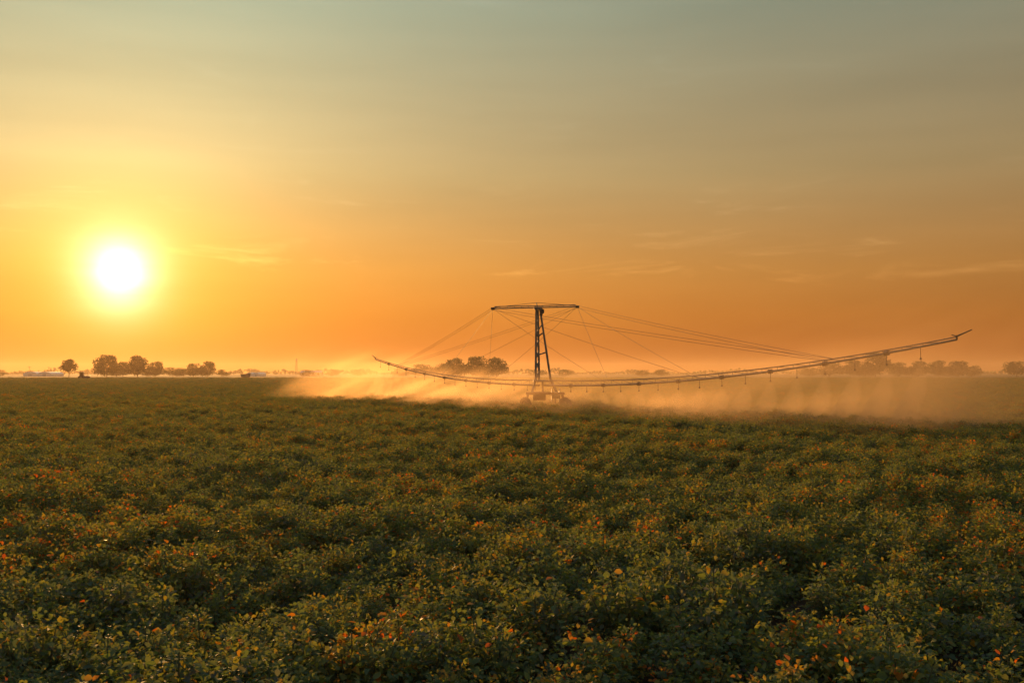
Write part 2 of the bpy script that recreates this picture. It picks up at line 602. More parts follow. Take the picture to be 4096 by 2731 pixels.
def build_near_plants(n):
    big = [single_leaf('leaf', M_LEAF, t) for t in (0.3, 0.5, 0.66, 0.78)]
    wit = [single_leaf('withered_leaf', M_WITHER, t) for t in (0.1, 0.5, 0.9)]
    r = random.Random(5)
    for i in range(n):
        x, y, k = PTS[i]
        v = r.randrange(N_VAR)
        fol, stem, P, u = VARS[v]
        s = float(size_field(x, y)) * r.uniform(0.88, 1.13)
        root = bpy.data.objects.new('crop_plant', None)
        root.empty_display_size = 0.1
        C.objects.link(root)
        root.location = (x, y, float(swell(x, y)) - 0.01)
        root.rotation_euler = (0, 0, r.uniform(0, 6.283))
        root.scale = (s, s, s * r.uniform(0.9, 1.1))
        f = bpy.data.objects.new('foliage', fol)
        f['kind'] = 'stuff'
        link(f, root)
        link(bpy.data.objects.new('stem', stem), root)
        orange = False
        if i < 70:
            top = [q for q in range(len(u)) if u[q] > 0.8]
            for q in range(6):
                j = r.choice(top)
                w = r.random() < 0.16
                orange = orange or w
                lf = bpy.data.objects.new('withered_leaf' if w else 'leaf', r.choice(wit) if w else r.choice(big))
                lf.location = Vector(P[j]) + Vector((0, 0, 0.012))
                sc = r.uniform(0.045, 0.068)
                lf.scale = (sc, sc, sc)
                lf.rotation_euler = (R(r.gauss(8, 22)), R(r.gauss(0, 20)), r.uniform(0, 6.283))
                link(lf, root)
        elif r.random() < 0.3:
            j = max(range(len(u)), key=lambda q: P[q][2])
            lf = bpy.data.objects.new('withered_leaf', r.choice(wit))
            lf.location = Vector(P[j]) + Vector((0, 0, 0.012))
            lf.scale = (0.058,) * 3
            lf.rotation_euler = (R(r.gauss(10, 20)), R(r.gauss(0, 20)), r.uniform(0, 6.283))
            link(lf, root)
            orange = True
        tag(root, CROP_ORANGE if orange else CROP_LABEL, 'crop plant', 'near crop plants topped with withered leaves' if orange else 'near crop plants with green tops')


N_NEAR = 300
build_near_plants(N_NEAR)


def build_far_crop():
    P = PTS[N_NEAR:]
    n = len(P)
    x, y, k = P.T
    co = np.stack([x, y, swell(x, y) * np.clip(1 - y / 200, 0, 1) - 0.01], -1)
    me = bpy.data.meshes.new('crop_canopy')
    me.vertices.add(n)
    me.vertices.foreach_set('co', co.astype(np.float32).ravel())
    a = me.attributes.new('rotz', 'FLOAT', 'POINT')
    a.data.foreach_set('value', (rng.random(n) * 6.283).astype(np.float32))
    s = size_field(x, y) * rng.uniform(0.88, 1.13, n)
    sv = np.stack([s * k, s * k, s * (1 + 0.10 * (k - 1))], -1)
    a = me.attributes.new('scl', 'FLOAT_VECTOR', 'POINT')
    a.data.foreach_set('vector', sv.astype(np.float32).ravel())
    a = me.attributes.new('pick', 'INT', 'POINT')
    a.data.foreach_set('value', rng.integers(0, N_VAR, n).astype(np.int32))
    o = link(bpy.data.objects.new('crop_canopy', me))
    tag(o, 'dense green crop canopy filling the field beyond the near plants', 'crop', kind='stuff')
    ng = bpy.data.node_groups.new('scatter_crop', 'GeometryNodeTree')
    ng.interface.new_socket('Geometry', in_out='INPUT', socket_type='NodeSocketGeometry')
    ng.interface.new_socket('Geometry', in_out='OUTPUT', socket_type='NodeSocketGeometry')
    gi, go = ng.nodes.new('NodeGroupInput'), ng.nodes.new('NodeGroupOutput')
    g2i = ng.nodes.new('GeometryNodeGeometryToInstance')
    srcs = {}
    for ob in C.objects:
        if ob.name.startswith('foliage') and ob.data.name not in srcs:
            srcs[ob.data.name] = ob
    for ob in list(srcs.values())[::-1]:
        oi = ng.nodes.new('GeometryNodeObjectInfo')
        oi.transform_space = 'ORIGINAL'
        oi.inputs['Object'].default_value = ob
        ng.links.new(oi.outputs['Geometry'], g2i.inputs[0])
    iop = ng.nodes.new('GeometryNodeInstanceOnPoints')
    ng.links.new(gi.outputs[0], iop.inputs['Points'])
    ng.links.new(g2i.outputs[0], iop.inputs['Instance'])
    iop.inputs['Pick Instance'].default_value = True

    def attr(nm, t):
        n_ = ng.nodes.new('GeometryNodeInputNamedAttribute')
        n_.data_type = t
        n_.inputs['Name'].default_value = nm
        return n_.outputs['Attribute']
    ng.links.new(attr('pick', 'INT'), iop.inputs['Instance Index'])
    cx = ng.nodes.new('ShaderNodeCombineXYZ')
    ng.links.new(attr('rotz', 'FLOAT'), cx.inputs[2])
    e2r = ng.nodes.new('FunctionNodeEulerToRotation')
    ng.links.new(cx.outputs[0], e2r.inputs[0])
    ng.links.new(e2r.outputs[0], iop.inputs['Rotation'])
    ng.links.new(attr('scl', 'FLOAT_VECTOR'), iop.inputs['Scale'])
    ng.links.new(iop.outputs[0], go.inputs[0])
    md = o.modifiers.new('scatter', 'NODES')
    md.node_group = ng
    print('crop instances', n)


build_far_crop()

# ------------------------------------------------------------------ trees
QUAD = np.array([(-0.5, 0, -0.4), (0.5, 0.08, -0.45), (0.45, 0, 0.5), (-0.4, -0.08, 0.42)])


def make_tree(D, px0, px1, top, label, kind='broad', seed=0, base_trunk=0.22, group=None, cat='tree', name='tree', n_leaf=None):
    r = np.random.default_rng(seed)
    X = PX((px0 + px1) / 2, D)
    W = (px1 - px0) / FPX * D
    H = PZ(top, D)
    root = thing(name, label, cat, (X, D, 0), 0, group)
    z0 = H * base_trunk
    # limbs
    bm = bmesh.new()
    tr = max(0.12, H * 0.022)
    lean = r.normal(0, 0.03) * H
    path_tube(bm, [(0, 0, -0.2), (lean * .3, 0, H * .3), (lean, 0, H * .72)], [tr, tr * .75, tr * .25], 8)
    nb = 13
    lobes = []
    for i in range(nb):
        u = (i + 0.5) / nb
        a = r.random() * 6.283
        zz = z0 + (H - z0) * (0.16 + 0.72 * u)
        prof = math.sin(math.pi * (0.16 + 0.74 * u)) ** 0.7
        rad = W * 0.5 * prof * (0.35 + 0.45 * r.random())
        c = np.array([lean * u + rad * math.cos(a), rad * math.sin(a), zz])
        if kind == 'round':
            c[:2] *= 0.75
        size = np.array([W * 0.5, W * 0.5, (H - z0) * 0.5]) * (0.20 + 0.26 * r.random())
        size[2] = min(size[2], (H - c[2]) if H - c[2] > 0.12 * H else 0.12 * H)
        lobes.append((c, size))
        st = (lean * .3, 0, min(H * .3, zz * 0.6))
        path_tube(bm, [st, ((st[0] + c[0]) / 2, c[1] * .45, (st[2] + zz) / 2 + H * .02), tuple(c)], [tr * .5, tr * .32, tr * .08], 5)
    # make sure the outline reaches its full width and height
    lobes.append((np.array([lean + r.normal(0, .08) * W, 0, H * 0.86]), np.array([W * .24, W * .24, H * .13])))
    lobes.append((np.array([-W * .30, 0, z0 + (H - z0) * .38]), np.array([W * .2, W * .22, (H - z0) * .26])))
    lobes.append((np.array([W * .30, 0, z0 + (H - z0) * .42]), np.array([W * .2, W * .22, (H - z0) * .26])))
    lobes.append((np.array([0, 0, z0 + (H - z0) * .4]), np.array([W * .33, W * .33, (H - z0) * .34])))
    obj('trunk', bm, M_BARK, root)
    n = n_leaf or int(1500 + 1100 * min(W / 10, 2.5))
    vols = np.array([l[1].prod() for l in lobes]) ** 0.75
    k = r.choice(len(lobes), n, p=vols / vols.sum())
    dirs = r.normal(0, 1, (n, 3))
    dirs /= np.linalg.norm(dirs, axis=1)[:, None]
    rr = 0.45 + 0.62 * r.random(n) ** 0.6
    rr *= 1 + 0.22 * np.sin(dirs[:, 0] * 7 + k) * np.sin(dirs[:, 2] * 6 + 2 * k)
    cc = np.array([l[0] for l in lobes])[k]
    ss = np.array([l[1] for l in lobes])[k]
    P = cc + dirs * rr[:, None] * ss
    P[:, 2] = np.clip(P[:, 2], max(0.05 * H, z0 * .8), H * 1.02)
    az, pt, rl = r.random(n) * 6.283, r.normal(0, .8, n), r.normal(0, .8, n)
    B = rot_basis(az, pt, rl)
    sz = H * (0.028 + 0.034 * r.random(n))
    V = np.einsum('nij,kj->nki', B, QUAD) * sz[:, None, None] + P[:, None, :]
    F = (np.arange(4)[None] + (np.arange(n) * 4)[:, None])
    cr = obj('crown', raw_mesh('crown', V.reshape(-1, 3), F, M_TREE, np.clip(r.normal(0.45, .25, n), 0, 1)), None, root)
    cr['kind'] = 'stuff'
    return root


GL, GM, GR = 'trees of the grove below the sun', 'trees of the dense copse behind the mast', 'trees of the long copse beyond the raised boom'
TREES = [
    (500, 242, 312, 1437, 'lone round-crowned tree on a bare trunk beside the parked tractor', 'round', .30, None),
    (560, 377, 478, 1419, 'tallest rounded tree at the open end of the grove under the sun', 'broad', .05, GL),
    (590, 455, 530, 1446, 'lower tree filling the gap between the two tall grove trees', 'broad', .04, GL),
    (565, 505, 596, 1421, 'second tall tree in the middle of the grove under the sun', 'broad', .05, GL),
    (580, 585, 660, 1446, 'medium tree just past the two tall grove trees', 'broad', .04, GL),
    (600, 645, 742, 1468, 'low spreading tree joining the two halves of the grove', 'broad', .05, GL),
    (570, 736, 812, 1452, 'rounded tree starting the second half of the grove', 'broad', .04, GL),
    (575, 792, 866, 1445, 'rounded taller tree ending the second half of the grove', 'broad', .04, GL),
    (610, 866, 925, 1477, 'small bush trailing off the end of the grove', 'broad', .03, GL),
    (640, 1200, 1275, 1478, 'small roadside tree beside the lattice mast', 'broad', .06, 'small trees along the field edge'),
    (650, 1296, 1362, 1477, 'small rounded tree between the lattice mast and the copse', 'broad', .06, 'small trees along the field edge'),
    (645, 1395, 1490, 1478, 'low wide tree between the lattice mast and the copse', 'broad', .06, 'small trees along the field edge'),
    (600, 1560, 1660, 1471, 'low tree at the thin end of the dense copse', 'broad', .05, GM),
    (590, 1636, 1740, 1455, 'medium tree on the sloping shoulder of the dense copse', 'broad', .03, GM),
    (575, 1715, 1815, 1451, 'medium tree joining the shoulder of the copse to its crest', 'broad', .03, GM),
    (560, 1772, 1872, 1431, 'tall tree on the crest of the dense copse', 'broad', .03, GM),
    (565, 1850, 1955, 1424, 'tallest broad tree on the crest of the dense copse', 'broad', .03, GM),
    (560, 1940, 2036, 1430, 'tall tree ending the dense copse beside the mast', 'broad', .03, GM),
    (640, 2100, 2200, 1479, 'low hedge tree seen behind the mast legs', 'broad', .04, 'low trees along the far boundary'),
    (650, 2215, 2310, 1478, 'low hedge tree just clear of the mast legs', 'broad', .04, 'low trees along the far boundary'),
    (650, 2530, 2610, 1479, 'low rounded hedge tree standing alone under the cables', 'broad', .04, 'low trees along the far boundary'),
    (640, 2605, 2690, 1477, 'low hedge tree touching its neighbour under the cables', 'broad', .04, 'low trees along the far boundary'),
    (590, 3190, 3285, 1468, 'low tree at the thin end of the long copse', 'broad', .05, GR),
    (580, 3262, 3375, 1448, 'medium tree behind the raised boom in the long copse', 'broad', .03, GR),
    (575, 3360, 3470, 1440, 'medium tree next to the tallest of the long copse', 'broad', .03, GR),
    (560, 3445, 3556, 1407, 'tallest upright tree of the long copse behind the boom', 'broad', .04, GR),
    (575, 3545, 3640, 1448, 'medium tree just past the tallest of the long copse', 'broad', .03, GR),
    (570, 3625, 3720, 1444, 'rounded tree in the middle of the long copse', 'broad', .03, GR),
    (580, 3705, 3800, 1441, 'rounded tree toward the far end of the long copse', 'broad', .03, GR),
    (570, 3785, 3880, 1444, 'last full tree of the long copse', 'broad', .03, GR),
    (590, 3862, 3930, 1461, 'small tree tapering off the end of the long copse', 'broad', .05, GR),
    (560, 4012, 4120, 1444, 'separate rounded tree beyond a gap after the long copse', 'broad', .08, None),
    (575, 415, 520, 1470, 'low undergrowth bush at the foot of the tall grove trees', 'broad', .01, GL),
    (572, 555, 650, 1472, 'low undergrowth bush at the foot of the medium grove tree', 'broad', .01, GL),
    (585, 690, 780, 1474, 'low undergrowth bush before the second half of the grove', 'broad', .01, GL),
    (575, 1740, 1850, 1466, 'undergrowth bush under the shoulder of the dense copse', 'broad', .01, GM),
    (570, 1880, 2000, 1464, 'undergrowth bush under the crest of the dense copse', 'broad', .01, GM),
    (575, 3400, 3520, 1466, 'undergrowth bush at the foot of the tallest long copse tree', 'broad', .01, GR),
    (575, 3600, 3700, 1468, 'undergrowth bush in the middle of the long copse', 'broad', .01, GR),
    (575, 3740, 3860, 1468, 'undergrowth bush toward the far end of the long copse', 'broad', .01, GR),
    (620, -40, 30, 1478, 'low bush at the open side of the greenhouses', 'broad', .03, None),
]
for i, (D, a, b, t, lab, kd, bt, g) in enumerate(TREES):
    make_tree(D, a, b, t, lab, kd, 200 + i, bt, g)


def build_far_woods():
    r = np.random.default_rng(33)
    n = 5200
    x = r.uniform(-1250, 1250, n)
    prof = 2.5 + 2.2 * np.sin(x * 0.013 + 1) * np.sin(x * 0.031) + 1.2 * np.sin(x * .11)
    prof = np.clip(prof, 0.8, 9)
    y = 1500 + r.normal(0, 14, n) + 60 * np.sin(x * 0.004)
    z = r.random(n) ** 0.7 * prof * 1.6
    P = np.stack([x, y, z], -1)
    B = rot_basis(r.random(n) * 6.283, r.normal(0, .8, n), r.normal(0, .8, n))
    V = np.einsum('nij,kj->nki', B, QUAD) * (2.2 + 2.0 * r.random(n))[:, None, None] + P[:, None, :]
    V[..., 2] = np.maximum(V[..., 2], 0.0)
    F = np.arange(4)[None] + (np.arange(n) * 4)[:, None]
    o = obj('far_woods', raw_mesh('far_woods', V.reshape(-1, 3), F, M_TREE, np.clip(r.normal(.45, .25, n), 0, 1)))
    tag(o, 'thin dark line of far woods along the horizon', 'woods', kind='stuff')


build_far_woods()

# ------------------------------------------------------------------ boom irrigator
RIGD = 59.0
RX = PX(2165, RIGD)
BD = Vector((0.535, -0.845, 0)).normalized()     # along the boom, towards its near raised end
BN = Vector((0.845, 0.535, 0)).normalized()      # across the boom
S_R, S_L = 27.0, -23.5


def boom_z(s):
    return 1.70 + 1.95 * (s / S_R) ** 2.2 if s >= 0 else 1.70 + 1.80 * (s / S_L) ** 2.2


def boom_p(s, dz=0.0, dn=0.0):
    return BD * s + BN * dn + Vector((0, 0, boom_z(s) + dz))


def even_water(name, density):
    m = bpy.data.materials.new(name)
    m.use_nodes = True
    nt = m.node_tree
    nt.nodes.clear()
    out = N(nt, 'ShaderNodeOutputMaterial')
    pv = N(nt, 'ShaderNodeVolumePrincipled')
    pv.inputs['Color'].default_value = (0.95, 0.70, 0.44, 1)
    pv.inputs['Density'].default_value = density
    pv.inputs['Anisotropy'].default_value = 0.6
    nt.links.new(pv.outputs[0], out.inputs['Volume'])
    return m


M_FAN = even_water('falling_drops', 0.30)


def make_wheel(parent, loc, rad, wid):
    w = bpy.data.objects.new('wheel', None)
    w.empty_display_size = 0.1
    link(w, parent)
    w.location = loc
    w.rotation_euler = (0, 0, math.atan2(BN.y, BN.x))
    bm = bmesh.new()
    h = wid / 2
    lathe(bm, [(rad * .62, -h * .8), (rad * .9, -h), (rad, -h * .7), (rad, h * .7), (rad * .9, h), (rad * .62, h * .8)], 'X', 28)
    for i in range(22):
        a = 2 * math.pi * i / 22
        m = Matrix.Rotation(a, 4, 'X') @ Matrix.Translation((0, 0, rad + .012)) @ Matrix.Rotation(R(22 if i % 2 else -22), 4, 'Z') @ Matrix.Diagonal((wid * .62, .05, .045, 1))
        bmesh.ops.create_cube(bm, size=1, matrix=m)
    obj('tyre', bm, M_RUBBER, w)
    bm = bmesh.new()
    lathe(bm, [(rad * .12, -h * .5), (rad * .64, -h * .35), (rad * .66, -h * .75), (rad * .66, h * .75), (rad * .64, h * .35), (rad * .12, h * .5)], 'X', 20)
    obj('rim', bm, M_STEEL, w)


def build_irrigator():
    root = thing('boom_irrigator', 'steel boom irrigator with tall cable-stayed mast and long upswept spraying arms', 'irrigator', (RX, RIGD, 0))

    def part(name, bm, mat=M_STEEL, parent=root):
        return obj(name, bm, mat, parent)
    px = RIGD / FPX
    zt = PZ(1232, RIGD)
    zp = PZ(1523, RIGD)

    def at(px_, py_, depth=0.0):
        return Vector((PX(px_, RIGD) - RX, depth, PZ(py_, RIGD)))
    # mast
    legs = [((2142, 1523, -.35), (2145, 1232, -.05)), ((2157, 1523, .35), (2152, 1232, .05)), ((2203, 1523, 0), (2160, 1234, 0))]
    for (a, b) in legs:
        bm = bmesh.new()
        tube(bm, at(*a), at(*b), 0.066, 0.058, 8)
        part('mast_leg', bm)
    bm = bmesh.new()
    for k in range(7):
        t0, t1 = k / 7, (k + 1) / 7
        A, B = at(*legs[0][0]).lerp(at(*legs[0][1]), t0), at(*legs[1][0]).lerp(at(*legs[1][1]), t1)
        tube(bm, A, B, 0.03)
        A, B = at(*legs[1][0]).lerp(at(*legs[1][1]), t0), at(*legs[0][0]).lerp(at(*legs[0][1]), t1)
        tube(bm, A, B, 0.03)
    part('mast_bracing', bm)
    for a, b, r_ in (((2150, 1346, .1), (2171, 1332, 0), .045), ((2151, 1420, -.1), (2186, 1408, 0), .04), ((2148, 1330, 0), (2166, 1300, 0), .035)):
        bm = bmesh.new()
        tube(bm, at(*a), at(*b), r_)
        part('mast_strut', bm)
    bm = bmesh.new()
    tube(bm, at(2163, 1262, -.06), at(2172, 1236, -.06), 0.09, None, 10)
    lathe(bm, [(0.03, -.12), (.13, -.12), (.13, .12), (.03, .12)], 'Y', 14, at(2168, 1248, -.16))
    part('winch', bm, M_BLACK)
    bm = bmesh.new()
    c = at(2152, 1231)
    box(bm, c - Vector((.24, .2, .09)), c + Vector((.24, .2, .06)), .015)
    part('mast_head', bm)
    # cross bar (spreader) at the mast head, tilted with the ground
    eL, eR = at(1972, 1238), at(2314, 1222)
    half = (eR - eL).length / 2
    mid = (eL + eR) / 2
    depth = 0.53 / 0.845
    eL = eL + Vector((0, -depth * half, 0)) * 0.6
    eR = eR + Vector((0, depth * half, 0)) * 0.6
    bm = bmesh.new()
    off = Vector((0, 0, 0.042))
    tube(bm, eL, eR, 0.038, None, 8)
    part('cross_bar', bm)
    bm = bmesh.new()
    tube(bm, eL + off * 2.6 + (eR - eL) * .02, eR + off * 2.6 - (eR - eL) * .02, 0.028, None, 6)
    for k in range(1, 12):
        p = eL.lerp(eR, k / 12)
        tube(bm, p, p + off * 2.6, 0.018, None, 5)
    part('bar_stiffener', bm)
    apex = at(2146, 1210)
    bm = bmesh.new()
    tube(bm, at(2150, 1231), apex, 0.035, .03, 6)
    part('king_post', bm)
    for e in (eL, eR):
        bm = bmesh.new()
        tube(bm, apex, e + Vector((0, 0, .05)), 0.014, None, 5)
        part('bar_stay', bm, M_CABLE)
        bm = bmesh.new()
        box(bm, e - Vector((.11, .08, .07)), e + Vector((.11, .08, .07)), .02)
        part('pulley_block', bm, M_BLACK)
    # platform under the mast and column through the boom
    bm = bmesh.new()
    box(bm, at(2133, 1527, -.55), at(2210, 1519, .55), .01)
    part('platform', bm)
    bm = bmesh.new()
    for a, b in (((2140, 1523, -.3), (2128, 1570, -.5)), ((2140, 1523, .3), (2128, 1570, .5)), ((2204, 1523, -.3), (2228, 1572, -.5)), ((2204, 1523, .3), (2228, 1572, .5)), ((2170, 1523, 0), (2172, 1575, 0))):
        tube(bm, at(*a), at(*b), 0.06, None, 8)
    part('turntable_frame', bm)
    bm = bmesh.new()
    zc = PZ(1573, RIGD)
    for y in (-.62, .62):
        box(bm, (PX(2104, RIGD) - RX, y - .06, zc - .07), (PX(2256, RIGD) - RX, y + .06, zc + .07), .01)
    for x in (2110, 2180, 2250):
        X = PX(x, RIGD) - RX
        box(bm, (X - .06, -.62, zc - .055), (X + .06, .62, zc + .055), .01)
    part('chassis', bm, M_PAINT)
    bm = bmesh.new()
    box(bm, at(2132, 1600, -.40), at(2182, 1566, .30), .05)
    for k in range(5):
        box(bm, at(2136 + k * 9, 1596, -.42), at(2141 + k * 9, 1572, -.39))
    tube(bm, at(2140, 1562, 0), at(2140, 1545, 0), .03)
    part('pump_housing', bm, M_PAINT)
    for x in (2112, 2248):
        for y in (-.75, .75):
            X = PX(x + (-10 if x < 2180 else 12), RIGD) - RX
            bm = bmesh.new()
            tube(bm, (PX(x, RIGD) - RX, y * .8, zc - .02), (X, y, .50), .055, None, 8)
            part('wheel_leg', bm, M_PAINT)
            make_wheel(root, (X, y, .48), .48, .30)
    bm = bmesh.new()
    lathe(bm, [(.05, -.25), (.42, -.25), (.42, -.2), (.2, -.18), (.2, .18), (.42, .2), (.42, .25), (.05, .25)], 'X', 24, at(2222, 1580, -.1))
    part('hose_drum', bm, M_BLACK)
    # boom arms
    for s_end in (S_R, S_L):
        sg = 1 if s_end > 0 else -1
        ss = np.linspace(0.2, abs(s_end), 40) * sg
        bm = bmesh.new()
        path_tube(bm, [boom_p(s) for s in ss], [0.060 - 0.022 * abs(s / s_end) for s in ss], 8)
        part('boom_pipe', bm)
        bm = bmesh.new()
        path_tube(bm, [boom_p(s, 0.30 - 0.2 * abs(s / s_end), 0) for s in ss], [0.035 - .012 * abs(s / s_end) for s in ss], 6)
        part('upper_chord', bm)
        bm = bmesh.new()
        m = int(abs(s_end) / 0.9)
        for k in range(m):
            s = sg * (0.4 + k * 0.9)
            s2 = sg * (0.4 + (k + 1) * 0.9)
            if abs(s2) > abs(s_end):
                break
            h = 0.30 - 0.2 * abs(s / s_end)
            tube(bm, boom_p(s), boom_p(s, h), 0.014, None, 5)
            tube(bm, boom_p(s, h), boom_p(s2), 0.012, None, 5)
        part('lattice', bm)
        # couplings
        for s in np.arange(3.0, abs(s_end), 3.0) * sg:
            bm = bmesh.new()
            d = (boom_p(s + .05) - boom_p(s - .05)).normalized()
            tube(bm, boom_p(s) - d * .09, boom_p(s) + d * .09, 0.10, None, 10)
            part('coupling', bm, M_BLACK)
        # drop pipes with nozzles
        for s in np.arange(1.5, abs(s_end), 1.5) * sg:
            bm = bmesh.new()
            p = boom_p(s)
            L = 0.30 + 0.15 * abs(s / s_end)
            path_tube(bm, [p, p + Vector((0, 0, -.1)), p + Vector((0, 0, -L))], 0.012, 6)
            dp = part('drop_pipe', bm, M_BLACK)
            bm = bmesh.new()
            lathe(bm, [(.004, -.05), (.03, -.05), (.045, -.02), (.03, .03), (.004, .04)], 'Z', 10, p + Vector((0, 0, -L)))
            part('nozzle', bm, M_BLACK, dp)
            # fan of falling drops under the nozzle, dragged sideways by the wind
            bm = bmesh.new()
            q = p + Vector((0, 0, -L - .03))
            hgt = q.z - 0.35
            lean = Vector((-0.30, 0.1, 0)) * hgt
            rings = []
            for t_, r_ in ((0.0, .03), (.18, .30), (.45, .55), (1.0, .75)):
                c_ = q + lean * t_ * t_ - Vector((0, 0, hgt * t_))
                rings.append([bm.verts.new(c_ + BD * math.cos(a_) * r_ * .55 + BN * math.sin(a_) * r_) for a_ in (6.283 * i_ / 12 for i_ in range(12))])
            for A_, B_ in zip(rings, rings[1:]):
                for i_ in range(12):
                    bm.faces.new((A_[i_], A_[(i_ + 1) % 12], B_[(i_ + 1) % 12], B_[i_]))
            bm.faces.new(rings[0][::-1])
            bm.faces.new(rings[-1])
            bmesh.ops.recalc_face_normals(bm, faces=bm.faces)
            fan = part('spray_fan', bm, M_FAN, dp)
            fan['kind'] = 'stuff'
        # end sprinkler gun
        bm = bmesh.new()
        e = boom_p(s_end)
        tube(bm, e, e + Vector((0, 0, .16)), .035, None, 8)
        tube(bm, e + Vector((0, 0, .12)), e + Vector((0, 0, .12)) + (BD * sg * .6 + Vector((0, 0, .22))), .035, .02, 8)
        tube(bm, e + Vector((0, 0, .12)), e + Vector((0, 0, .12)) - (BD * sg * .2 - Vector((0, 0, .06))), .02, None, 6)
        part('end_gun', bm, M_BLACK)
    # stay cables from both ends of the cross bar to both arms
    for e in (eL, eR):
        for s in (6.5, 13.5, 21.5, -6.0, -12.5, -19.5):
            dn = 0.12 if e is eR else -0.12
            q = boom_p(s, 0.06, dn * .4)
            twin = abs(s) > 18
            offs = (-.07, .07) if twin else (0.0,)
            for o_ in offs:
                bm = bmesh.new()
                n = 10
                pts = []
                for k in range(n + 1):
                    t = k / n
                    p = e.lerp(q, t)
                    p.z += o_ * (1 if twin else 0) - 0.10 * 4 * t * (1 - t)
                    pts.append(p)
                path_tube(bm, pts, 0.008, 5)
                part('stay_cable', bm, M_CABLE)
    # supply hose lying behind the cart
    bm = bmesh.new()
    path_tube(bm, [at(2222, 1580, .3), (0.9, 1.5, .3), (1.4, 4, .12), (1.2, 9, .10), (2.2, 16, .10), (2.0, 26, .10)], .06, 8)
    part('supply_hose', bm, M_BLACK)


build_irrigator()


def spray_material():
    m = bpy.data.materials.new('water_spray')
    m.use_nodes = True
    nt = m.node_tree
    nt.nodes.clear()
    out = N(nt, 'ShaderNodeOutputMaterial')
    tc = N(nt, 'ShaderNodeTexCoord')
    sep = N(nt, 'ShaderNodeSeparateXYZ')
    nt.links.new(tc.outputs['Object'], sep.inputs[0])
    # local axes: x along the boom, y across, z up; wind drags the falling drops sideways
    geo = N(nt, 'ShaderNodeNewGeometry')
    ps = N(nt, 'ShaderNodeSeparateXYZ')
    nt.links.new(geo.outputs['Position'], ps.inputs[0])
    mp = N(nt, 'ShaderNodeCombineXYZ')          # curtains stretched out by the wind
    nt.links.new(math_node(nt, 'MULTIPLY', ps.outputs[0], 0.16), mp.inputs[0])
    nt.links.new(math_node(nt, 'MULTIPLY', ps.outputs[1], 0.035), mp.inputs[1])
    nt.links.new(math_node(nt, 'MULTIPLY', math_node(nt, 'SUBTRACT', ps.outputs[2], math_node(nt, 'MULTIPLY', ps.outputs[0], 0.42)), 0.85), mp.inputs[2])
    ns = N(nt, 'ShaderNodeTexNoise')
    ns.inputs['Scale'].default_value = 1.0
    ns.inputs['Detail'].default_value = 2.0
    nt.links.new(mp.outputs[0], ns.inputs['Vector'])
    s = N(nt, 'ShaderNodeMapRange', interpolation_type='SMOOTHSTEP')
    nt.links.new(ns.outputs[0], s.inputs['Value'])
    s.inputs['From Min'].default_value = 0.34
    s.inputs['From Max'].default_value = 0.66
    s.inputs['To Min'].default_value = 0.12
    # thin out towards the flanks and the top
    ay = math_node(nt, 'ABSOLUTE', sep.outputs[1])
    fy = N(nt, 'ShaderNodeMapRange', interpolation_type='SMOOTHSTEP')
    nt.links.new(ay, fy.inputs['Value'])
    fy.inputs['From Min'].default_value = 9.5
    fy.inputs['From Max'].default_value = 1.0
    ax = math_node(nt, 'DIVIDE', sep.outputs[0], 27.0)
    top = math_node(nt, 'ADD', 2.6, math_node(nt, 'MULTIPLY', math_node(nt, 'MULTIPLY', ax, ax), 2.6))
    zf = math_node(nt, 'SUBTRACT', 1.0, math_node(nt, 'DIVIDE', sep.outputs[2], top), True)
    zf = math_node(nt, 'POWER', zf, 1.1)
    dens = math_node(nt, 'MULTIPLY', math_node(nt, 'MULTIPLY', s.outputs[0], fy.outputs[0]), math_node(nt, 'MULTIPLY', zf, 0.15))
    pv = N(nt, 'ShaderNodeVolumePrincipled')
    pv.inputs['Color'].default_value = (0.95, 0.66, 0.38, 1)
    pv.inputs['Anisotropy'].default_value = 0.62
    nt.links.new(dens, pv.inputs['Density'])
    nt.links.new(pv.outputs[0], out.inputs['Volume'])
    m.cycles.volume_step_rate = 0.15
    return m


def build_spray():
    bm = bmesh.new()
    rows = []
    for s in np.linspace(-26, 29, 23):
        h = 2.6 + 2.6 * (s / 27) ** 2
        rows.append([bm.verts.new((s, y, z)) for y, z in ((-9.5, 0.3), (9.5, 0.3), (9.5, h * .6), (4.5, h), (-4.5, h), (-9.5, h * .6))])
    for a, b in zip(rows, rows[1:]):
        for k in range(6):
            bm.faces.new((a[k], a[(k + 1) % 6], b[(k + 1) % 6], b[k]))
    bm.faces.new(rows[0][::-1])
    bm.faces.new(rows[-1])
    bmesh.ops.recalc_face_normals(bm, faces=bm.faces)
    o = obj('water_spray', bm, spray_material())
    o.location = (RX, RIGD, 0)
    o.rotation_euler = (0, 0, math.atan2(BD.y, BD.x))
    tag(o, 'drifting sunlit water mist falling under the irrigation boom', 'water spray', kind='stuff')


build_spray()

# ------------------------------------------------------------------ distant farm things


